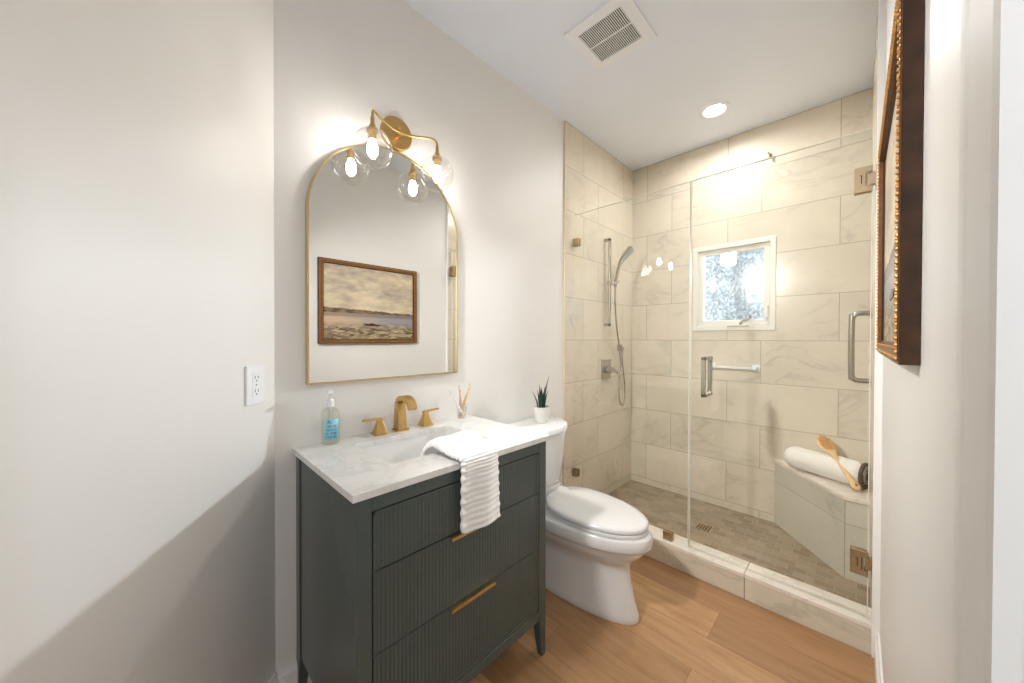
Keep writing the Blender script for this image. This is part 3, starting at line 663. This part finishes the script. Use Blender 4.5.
# drawers
dy0, dy1 = V0+0.044, VL-0.044
def drawer(z0, z1, pull, top=False, bot=False):
    b = B(); xb, xf = VD-0.024, VD-0.003; pitch_ = 0.0118; n = int((dy1-dy0-0.016)/pitch_)
    y0 = dy0+0.008; pitch_ = (dy1-dy0-0.016)/n; pr = [(xb, dy0), (xf+0.002, dy0), (xf+0.002, y0)]
    for k in range(n):
        for q in (0.12, 0.3, 0.5, 0.7, 0.88):
            pr.append((xf-0.0013+0.0013*math.sin(PI*q), y0+pitch_*(k+q)))
        if k < n-1: pr.append((xf-0.0020, y0+pitch_*(k+1)))
    pr += [(xf+0.002, dy1-0.008), (xf+0.002, dy1), (xb, dy1)]
    b.rings([[(x, y, z) for x, y in pr] for z in (z0, z1)], False, False)
    # end caps as simple boxes to keep the profile closed
    b.box(xb, dy0, z0, xf-0.0046, dy1, z0+0.003).box(xb, dy0, z1-0.003, xf-0.0046, dy1, z1)
    for (zz0, zz1) in (((z1-0.008, z1),) if top else ((z1-0.0015, z1),)) + (((z0, z0+0.008),) if bot else ((z0, z0+0.0015),)):
        b.box(xf-0.006, dy0, zz0, xf+(0.002 if (zz1-zz0) > 0.005 else 0.0), dy1, zz1, 0.0004)
    d = b.done('drawer', MT['cab'], vn_)
    if pull:
        B().box(xf-0.002, 0.293, z1-0.004, xf+0.015, 0.472, z1-0.0010, 0.0006).box(xf+0.012, 0.293, z1-0.011, xf+0.015, 0.472, z1-0.0015, 0.0006).done('edge_pull', MT['gold'], d)
drawer(0.652, 0.806, False, top=True); drawer(0.434, 0.648, True); drawer(0.190, 0.430, True, bot=True)

# countertop with a sink cut-out
CT0, CT1 = 0.850, 0.870; CD, CL = 0.5346, 0.7627
sx0, sx1, sy0, sy1 = 0.120, 0.400, 0.165, 0.562
def rrect(x0, x1, y0, y1, r, n=6):
    out = []
    for cx_, cy_, a0_ in ((x1-r, y1-r, 0), (x0+r, y1-r, PI/2), (x0+r, y0+r, PI), (x1-r, y0+r, 1.5*PI)):
        for i in range(n+1): a = a0_+PI/2*i/n; out.append((cx_+r*math.cos(a), cy_+r*math.sin(a)))
    return out
inner = rrect(sx0, sx1, sy0, sy1, 0.02)
b = B(); bm = b.bm
def outer_pt(p):
    cx_, cy_ = (sx0+sx1)/2, (sy0+sy1)/2; dx, dy = p[0]-cx_, p[1]-cy_
    t1 = ((CD if dx > 0 else 0.0)-cx_)/dx if abs(dx) > 1e-6 else 1e9; t2 = ((CL if dy > 0 else 0.0)-cy_)/dy if abs(dy) > 1e-6 else 1e9
    t_ = min(t1, t2); return (cx_+dx*t_, cy_+dy*t_)
from mathutils.geometry import delaunay_2d_cdt
ov = [(0.0, 0.0), (CD, 0.0), (CD, CL), (0.0, CL)]
vs2 = [Vector(p) for p in ov+inner]; ne = len(inner)
ed = [(i, (i+1) % 4) for i in range(4)]+[(4+i, 4+(i+1) % ne) for i in range(ne)]
rv, _, rf, _, _, _ = delaunay_2d_cdt(vs2, ed, [], 0, 1e-6)
cc_ = Vector(((sx0+sx1)/2, (sy0+sy1)/2))
def inside(c):
    n = 0; poly = inner
    for i in range(ne):
        (xa, ya), (xb, yb) = poly[i], poly[(i+1) % ne]
        if (ya > c.y) != (yb > c.y) and c.x < (xb-xa)*(c.y-ya)/(yb-ya)+xa: n += 1
    return n % 2
tv = [bm.verts.new((v.x, v.y, CT1)) for v in rv]; bv = [bm.verts.new((v.x, v.y, CT0)) for v in rv]
for f in rf:
    c = sum((rv[i] for i in f), Vector((0, 0)))/len(f)
    if inside(c): continue
    bm.faces.new([tv[i] for i in f]); bm.faces.new([bv[i] for i in f][::-1])
for e in list(bm.edges):
    if len(e.link_faces) == 1 and e.verts[0] in tv and e.verts[1] in tv:
        i, j = tv.index(e.verts[0]), tv.index(e.verts[1])
        bm.faces.new((tv[i], tv[j], bv[j], bv[i]))
ct = b.done('countertop', MT['quartz'], origin=(0.26, 0.38, CT0), mods=[('BEVEL', dict(width=0.0015, segments=2, limit_method='ANGLE'))])
tag(ct, 'white veined quartz countertop with a rectangular sink cut-out on the vanity', 'countertop')
# basin hung under the counter
b = B(); lv = [(0.0, CT0), (0.001, CT0-0.02), (0.004, CT0-0.07), (0.012, CT0-0.11), (0.03, CT0-0.128), (0.07, CT0-0.134)]
ri = [[(x, y, z) for x, y in rrect(sx0-0.004+i, sx1+0.004-i, sy0-0.004+i, sy1+0.004-i, 0.022+i*0.5)] for i, z in lv]
ro = [[(x, y, z-0.012) for x, y in rrect(sx0-0.020+i, sx1+0.020-i, sy0-0.020+i, sy1+0.020-i, 0.03+i*0.5)] for i, z in lv[1:]]
top = [[(x, y, CT0-0.0005) for x, y in rrect(sx0-0.020, sx1+0.020, sy0-0.020, sy1+0.020, 0.03)]]
b.rings((ri[::-1])[:]+top+ro)
sk2 = b.done('sink_basin', MT['basin'], smooth=35, origin=(0.26, 0.375, CT0-0.14))
tag(sk2, 'white rectangular undermount sink basin set in the vanity countertop', 'sink')

# faucet: spout and two lever handles
fc = thing('sink_faucet', (0.055, 0.38, CT1), 'widespread brushed gold faucet with two lever handles behind the sink', 'faucet')
sy = 0.379; fx = 0.052
b = B()
b.box(fx-0.026, sy-0.026, CT1, fx+0.026, sy+0.026, CT1+0.007, 0.001)
b.hexa([(fx-0.021, sy-0.020, CT1+0.006), (fx+0.021, sy-0.020, CT1+0.006), (fx+0.021, sy+0.020, CT1+0.006), (fx-0.021, sy+0.020, CT1+0.006)],
       [(fx-0.017, sy-0.016, CT1+0.120), (fx+0.012, sy-0.016, CT1+0.112), (fx+0.012, sy+0.016, CT1+0.112), (fx-0.017, sy+0.016, CT1+0.120)], 0.001)
side = catmull([(fx-0.004, sy, CT1+0.104), (fx+0.002, sy, CT1+0.124), (fx+0.026, sy, CT1+0.136), (fx+0.058, sy, CT1+0.136), (fx+0.084, sy, CT1+0.124), (fx+0.100, sy, CT1+0.100)], 6)
b.sweep(side, [(0.0165, 0.010), (-0.0165, 0.010), (-0.0165, -0.010), (0.0165, -0.010)], up=(0.3, 0, 1))
b.done('spout', MT['gold'], fc, 30)
for hy, sgn in ((0.290, -1), (0.498, 1)):
    x = 0.052; b = B()
    b.box(x-0.025, hy-0.025, CT1, x+0.025, hy+0.025, CT1+0.006, 0.001)
    b.hexa([(x-0.022, hy-0.022, CT1+0.005), (x+0.022, hy-0.022, CT1+0.005), (x+0.022, hy+0.022, CT1+0.005), (x-0.022, hy+0.022, CT1+0.005)],
           [(x-0.009, hy-0.009, CT1+0.052), (x+0.009, hy-0.009, CT1+0.052), (x+0.009, hy+0.009, CT1+0.052), (x-0.009, hy+0.009, CT1+0.052)], 0.001)
    b.box(x-0.011, hy-0.011, CT1+0.052, x+0.011, hy+0.011, CT1+0.060, 0.001)
    hb = b.done('handle_base', MT['gold'], fc)
    B().hexa([(x-0.009, hy-sgn*0.010, CT1+0.056), (x+0.009, hy-sgn*0.010, CT1+0.056), (x+0.009, hy-sgn*0.010, CT1+0.064), (x-0.009, hy-sgn*0.010, CT1+0.064)],
             [(x-0.007, hy+sgn*0.066, CT1+0.060), (x+0.007, hy+sgn*0.066, CT1+0.060), (x+0.007, hy+sgn*0.066, CT1+0.067), (x-0.007, hy+sgn*0.066, CT1+0.067)], 0.001).done('lever', MT['gold'], hb)

# soap dispenser
sp_ = (0.040, 0.112)
sd_ = thing('soap_dispenser', (sp_[0], sp_[1], CT1), 'clear glass soap dispenser with white pump and blue label on the counter', 'soap dispenser')
sr = 0.031
B().lathe([(0.0, 0.0005), (sr-0.003, 0.0005), (sr, 0.004), (sr, 0.112), (sr-0.004, 0.122), (0.016, 0.128), (0.013, 0.134)], (sp_[0], sp_[1], CT1), seg=12, cap1=False).done('glass_bottle', MT['bottle'], sd_, 20, mods=[('SOLIDIFY', dict(thickness=0.002, offset=-1))])
toc = (CAM-Vector((sp_[0], sp_[1], 0))); la = math.atan2(toc.y, toc.x)+0.15
b = B(); rr = []
for z in (0.018, 0.092):
    rr.append([(sp_[0]+(sr+0.0006)*math.cos(la+q*0.85), sp_[1]+(sr+0.0006)*math.sin(la+q*0.85), CT1+z) for q in [-1+2*i/14 for i in range(15)]])
lb = b.rings(rr, False, False, False).done('label', MT['label'], sd_, True, mods=[('SOLIDIFY', dict(thickness=0.0004, offset=1))])
b = B()
def stroke(q0, z0, q1, z1, w=0.0009):
    P_ = [Vector((sp_[0]+(sr+0.0016)*math.cos(la+q), sp_[1]+(sr+0.0016)*math.sin(la+q), CT1+z)) for q, z in ((q0, z0), (q1, z1))]
    b.tube(P_, w, 4)
stroke(-0.42, 0.078, -0.34, 0.089); stroke(-0.34, 0.089, -0.26, 0.078); stroke(-0.385, 0.0815, -0.295, 0.0815)
stroke(-0.16, 0.078, -0.16, 0.089); stroke(-0.16, 0.078, -0.02, 0.078)
rnd = random.Random(3)
for row in range(4):
    q = -0.5; z = 0.066-row*0.0125
    while q < 0.5:
        k = rnd.choice((0, 1, 2)); w_ = 0.10
        stroke(q, z-0.003, q, z+0.004, 0.0007)
        if k: stroke(q, z+0.004, q+w_*0.6, z+0.004, 0.0007)
        if k == 2: stroke(q+w_*0.6, z+0.004, q+w_*0.6, z-0.003, 0.0007)
        q += w_+0.05
b.done('label_print', MT['ink'], lb)
pm = B().lathe([(0.014, 0.132), (0.014, 0.148), (0.011, 0.152), (0.005, 0.154), (0.0045, 0.178), (0.010, 0.180), (0.010, 0.188), (0.005, 0.192)], (sp_[0], sp_[1], CT1), seg=20).cyl((sp_[0], sp_[1], CT1+0.02), (sp_[0], sp_[1], CT1+0.132), 0.003, seg=8).done('pump', MT['plastic'], sd_, 35)
B().sweep([(sp_[0], sp_[1], CT1+0.184), (sp_[0]+0.024, sp_[1]-0.008, CT1+0.187), (sp_[0]+0.036, sp_[1]-0.012, CT1+0.180)], [(0.005, 0.004), (-0.005, 0.004), (-0.005, -0.004), (0.005, -0.004)]).ball((sp_[0], sp_[1], CT1+0.155), 0.013, 16, (1, 1, 0.5)).done('nozzle', MT['plastic'], pm, 40)

# glass tumbler with brushes
tp = (0.060, 0.688)
tu = B().lathe([(0.0, 0.0005), (0.020, 0.0005), (0.022, 0.004), (0.026, 0.070)], (tp[0], tp[1], CT1), seg=28, cap1=False).done('glass_tumbler', MT['bottle'], smooth=50, origin=(tp[0], tp[1], CT1), mods=[('SOLIDIFY', dict(thickness=0.0018, offset=-1))])
tag(tu, 'small clear glass tumbler holding toothbrushes at the right of the counter', 'tumbler')
def tbrush(a, c, mat, label, lab2):
    a = Vector(a); c = Vector(c); d = (c-a).normalized(); s_ = d.cross(Vector((1, 0, 0.2))).normalized()
    o = thing('toothbrush', a, label, 'toothbrush', 'toothbrushes in the tumbler')
    L = (c-a).length
    B().sweep([a, a+d*L*0.5, a+d*L*0.78, a+d*L*0.84, c], [(0.0052, 0.003), (-0.0052, 0.003), (-0.0052, -0.003), (0.0052, -0.003)], up=tuple(s_), scales=[1, 1.1, 0.6, 1, 0.9]).done('brush_handle', mat, o, 40)
    u = d.cross(s_).normalized(); b = B()
    for i in range(5):
        for j in (-1, 1):
            p = a+d*L*(0.86+0.03*i)+s_*0*j+u*0; b.cyl(p+d.cross(u)*0.002*j, p+d.cross(u)*0.002*j+Vector((0.009, -0.002, 0.001)), 0.0016, seg=6)
    b.done('bristles', MT['plastic'] if lab2 is None else mat, o)
tbrush((tp[0]+0.004, tp[1]+0.010, CT1+0.006), (tp[0]+0.018, tp[1]-0.078, CT1+0.142), MT['plastic'], 'white toothbrush leaning left in the glass tumbler', None)
tbrush((tp[0]+0.006, tp[1]-0.006, CT1+0.006), (tp[0]+0.000, tp[1]-0.012, CT1+0.160), MT['pink'], 'rose brown toothbrush standing nearly upright between the other two in the tumbler', None)
tbrush((tp[0]-0.010, tp[1]-0.006, CT1+0.006), (tp[0]-0.012, tp[1]+0.066, CT1+0.160), MT['bamboo'], 'pale bamboo toothbrush leaning right in the glass tumbler', None)

# hand towel draped over the sink's front rim and counter edge
def towel():
    path = [(0.352, CT1-0.058), (0.362, CT1-0.020), (0.378, CT1+0.012), (0.405, CT1+0.030), (0.440, CT1+0.030), (0.485, CT1+0.020), (0.520, CT1+0.014), (0.543, CT1+0.011), (0.5510, CT1-0.010), (0.5520, CT1-0.045), (0.552, CT1-0.10), (0.552, CT1-0.15), (0.553, CT1-0.210)]
    cp_ = catmull([(x, 0, z) for x, z in path], 14); n = len(cp_)
    nv = 30; rr = []
    for i, p in enumerate(cp_):
        u = i/(n-1); ring = []
        yl = 0.285+0.028*min(1, u*1.8)-0.0*u; yr = 0.500-0.050*min(1, u*1.6)+0.012*max(0, u-0.5)*2
        yl = 0.280+0.034*min(1, u*1.7); yr += 0.014
        tl_ = (cp_[min(i+1, n-1)]-cp_[max(i-1, 0)]).normalized(); nrm = Vector((-tl_.z, 0, tl_.x))
        if nrm.z < 0 and u < 0.6: nrm = -nrm
        if u >= 0.55: nrm = Vector((abs(nrm.x), 0, abs(nrm.z)))
        for j in range(nv+1):
            v = j/nv; y = yl+(yr-yl)*v
            fold = 0.010*math.sin(PI*v)**0.5 + 0.004*math.sin(v*9+u*3)
            arch_ = 0.016*math.sin(PI*v)*max(0, 1-u*2.2)
            e = min(v, 1-v); edge = -0.010*max(0, 1-e/0.06)**2
            rib = 0.0026*abs(math.sin(i*PI/4.6)) * (1 if e > 0.02 else 0.4)
            q = Vector((p.x, y+0.002*math.sin(i*PI/4.6), p.z))+nrm*(fold+edge+rib+0.002)+Vector((0, 0, arch_))
            ring.append(q)
        rr.append(ring)
    # underside
    b = B(); bm = b.bm
    topv = [[bm.verts.new(q) for q in r] for r in rr]
    for a, c in zip(topv, topv[1:]):
        for j in range(nv): bm.faces.new((a[j], a[j+1], c[j+1], c[j]))
    o = b.done('hand_towel', MT['towel'], smooth=75, origin=(0.50, 0.385, CT1), mods=[('SOLIDIFY', dict(thickness=0.007, offset=-1))])
    tag(o, 'white ribbed hand towel draped over the counter edge in front of the sink', 'towel')
towel()

# ---------------------------------------------------------------- toilet
ty = 1.152
to = thing('toilet', (0.40, ty, 0), 'white elongated toilet with closed lid between the vanity and the shower', 'toilet')
def oval(xf, xb, hw, z, n=56, back=3.2, mid=0.42):
    xc = xb+(xf-xb)*mid; out = []
    for i in range(n):
        a = 2*PI*i/n; c, s_ = math.cos(a), math.sin(a)
        if c >= 0: x = xc+(xf-xc)*c; y = hw*s_
        else:
            x = xc-(xc-xb)*abs(c)**(2/back); y = hw*math.copysign(abs(s_)**(2/back), s_)
        out.append((x, ty+y, z))
    return out
rings_ = [oval(0.720, 0.06, 0.118, 0.0), oval(0.724, 0.06, 0.121, 0.006), oval(0.720, 0.06, 0.120, 0.03), oval(0.700, 0.06, 0.116, 0.09), oval(0.684, 0.05, 0.117, 0.16), oval(0.678, 0.05, 0.116, 0.205),
          oval(0.682, 0.05, 0.122, 0.24), oval(0.700, 0.05, 0.140, 0.268), oval(0.728, 0.05, 0.160, 0.292), oval(0.746, 0.05, 0.172, 0.315), oval(0.752, 0.05, 0.176, 0.338)]
B().rings(rings_).done('pedestal', MT['porcelain'], to, 60)
rim = [oval(0.750, 0.04, 0.176, 0.332), oval(0.768, 0.03, 0.187, 0.336), oval(0.776, 0.03, 0.192, 0.350), oval(0.774, 0.03, 0.191, 0.388), oval(0.768, 0.03, 0.186, 0.397), oval(0.745, 0.04, 0.165, 0.399)]
B().rings(rim).done('bowl_rim', MT['porcelain'], to, 60)
seat = [oval(0.740, 0.262, 0.158, 0.398, back=2.3), oval(0.758, 0.256, 0.168, 0.402, back=2.3), oval(0.758, 0.256, 0.168, 0.412, back=2.3), oval(0.748, 0.262, 0.160, 0.416, back=2.3)]
B().rings(seat).done('seat', MT['porcelain'], to, 50)
lid = [oval(x, xb_, hw_, z_, back=bk, mid=0.40) for x, xb_, hw_, z_, bk in ((0.742, 0.262, 0.158, 0.417, 2.4), (0.756, 0.256, 0.169, 0.421, 2.4), (0.758, 0.254, 0.171, 0.433, 2.4), (0.752, 0.258, 0.166, 0.440, 2.4), (0.72, 0.26, 0.150, 0.445, 2.5), (0.60, 0.32, 0.08, 0.447, 2.4))]
B().rings(lid).done('seat_lid', MT['porcelain'], to, 50)
for s in (-1, 1): B().box(0.205, ty+s*0.075-0.018, 0.398, 0.250, ty+s*0.075+0.018, 0.432, 0.005).done('seat_hinge', MT['porcelain'], to)
# deck and tank
def tank_ring(xf, hw, z, xb=0.012, r=0.03, bow=0.022):
    n = 24; pts = [(xb, ty-hw*1.08)]
    for i in range(n+1):
        a = -PI/2+PI*i/n; c, s_ = math.cos(a), math.sin(a)
        pts.append((xb+0.03+(xf-xb-0.03)*abs(c)**(2/2.5), ty+hw*1.08*math.copysign(abs(s_)**(2/2.9), s_)))
    pts.append((xb, ty+hw*1.08))
    return [(x, y, z) for x, y in pts]
B().rings([tank_ring(0.230, 0.150, 0.385), tank_ring(0.245, 0.160, 0.42), tank_ring(0.235, 0.165, 0.455)]).done('tank_deck', MT['porcelain'], to, 40)
B().rings([tank_ring(0.225, 0.165, 0.456), tank_ring(0.236, 0.176, 0.475), tank_ring(0.244, 0.196, 0.60), tank_ring(0.250, 0.206, 0.735)]).done('tank', MT['porcelain'], to, 40)
B().rings([tank_ring(0.252, 0.208, 0.735), tank_ring(0.262, 0.216, 0.741), tank_ring(0.262, 0.216, 0.762), tank_ring(0.256, 0.212, 0.770), tank_ring(0.240, 0.200, 0.773)]).done('tank_lid', MT['porcelain'], to, 40)
B().cyl((0.25, ty-0.155, 0.69), (0.268, ty-0.155, 0.69), 0.012).box(0.262, ty-0.160, 0.684, 0.272, ty-0.095, 0.697, 0.003).done('flush_lever', MT['nickel'], to)

# potted plant on the tank
px_, py_ , pz_ = 0.118, 1.212, 0.7735; KP = 1.40
pp = thing('potted_plant', (px_, py_, pz_), 'small spiky succulent in a white ribbed pot on the toilet tank', 'plant')
prof = [(r_*KP, z_*KP) for r_, z_ in ((0.0, 0.0), (0.022, 0.0), (0.025, 0.004), (0.031, 0.030), (0.033, 0.058), (0.0325, 0.064), (0.029, 0.064), (0.028, 0.054), (0.0, 0.054))]
B().lathe(prof, (px_, py_, pz_), seg=40).done('pot', MT['pot'], pp, 40)
B().lathe([(0.0395, 0.0760), (0.034, 0.0805), (0.0, 0.083)], (px_, py_, pz_), seg=24).done('soil', MT['soil'], pp, True)
def blade(az, lean, L, w, r0):
    lean *= KP; L *= KP; w *= KP; r0 *= KP
    b = B(); rr = []; base_ = Vector((px_+r0*math.cos(az), py_+r0*math.sin(az), pz_+0.078)); out = Vector((math.cos(az), math.sin(az), 0)); sd = Vector((-math.sin(az), math.cos(az), 0))
    for k in range(9):
        u = k/8; p = base_+Vector((0, 0, L*u))+out*lean*u*u; ww = w*(0.75+0.5*math.sin(PI*min(1, u*0.9+0.1)))*(1-u**3)+0.0003
        rr.append([p+sd*ww-out*ww*0.15, p+out*ww*0.35, p-sd*ww-out*ww*0.15, p-out*ww*0.45])
    b.rings(rr); return b.done('leaf', MT['leaf'], pp, True)
toR = 0.68   # direction of the camera's right, as an angle about z
for az, lean, L, w, r0 in ((toR+0.1, 0.022, 0.138, 0.0075, 0.010), (toR+3.1, 0.026, 0.072, 0.0065, 0.016), (toR+2.6, 0.006, 0.098, 0.0068, 0.006), (toR-0.5, 0.018, 0.080, 0.0062, 0.014), (toR+1.6, 0.010, 0.085, 0.0065, 0.010), (toR-1.6, 0.012, 0.070, 0.0065, 0.012), (toR+0.9, 0.012, 0.090, 0.006, 0.012), (toR-2.4, 0.014, 0.080, 0.006, 0.011)):
    blade(az, lean, L, w, r0)
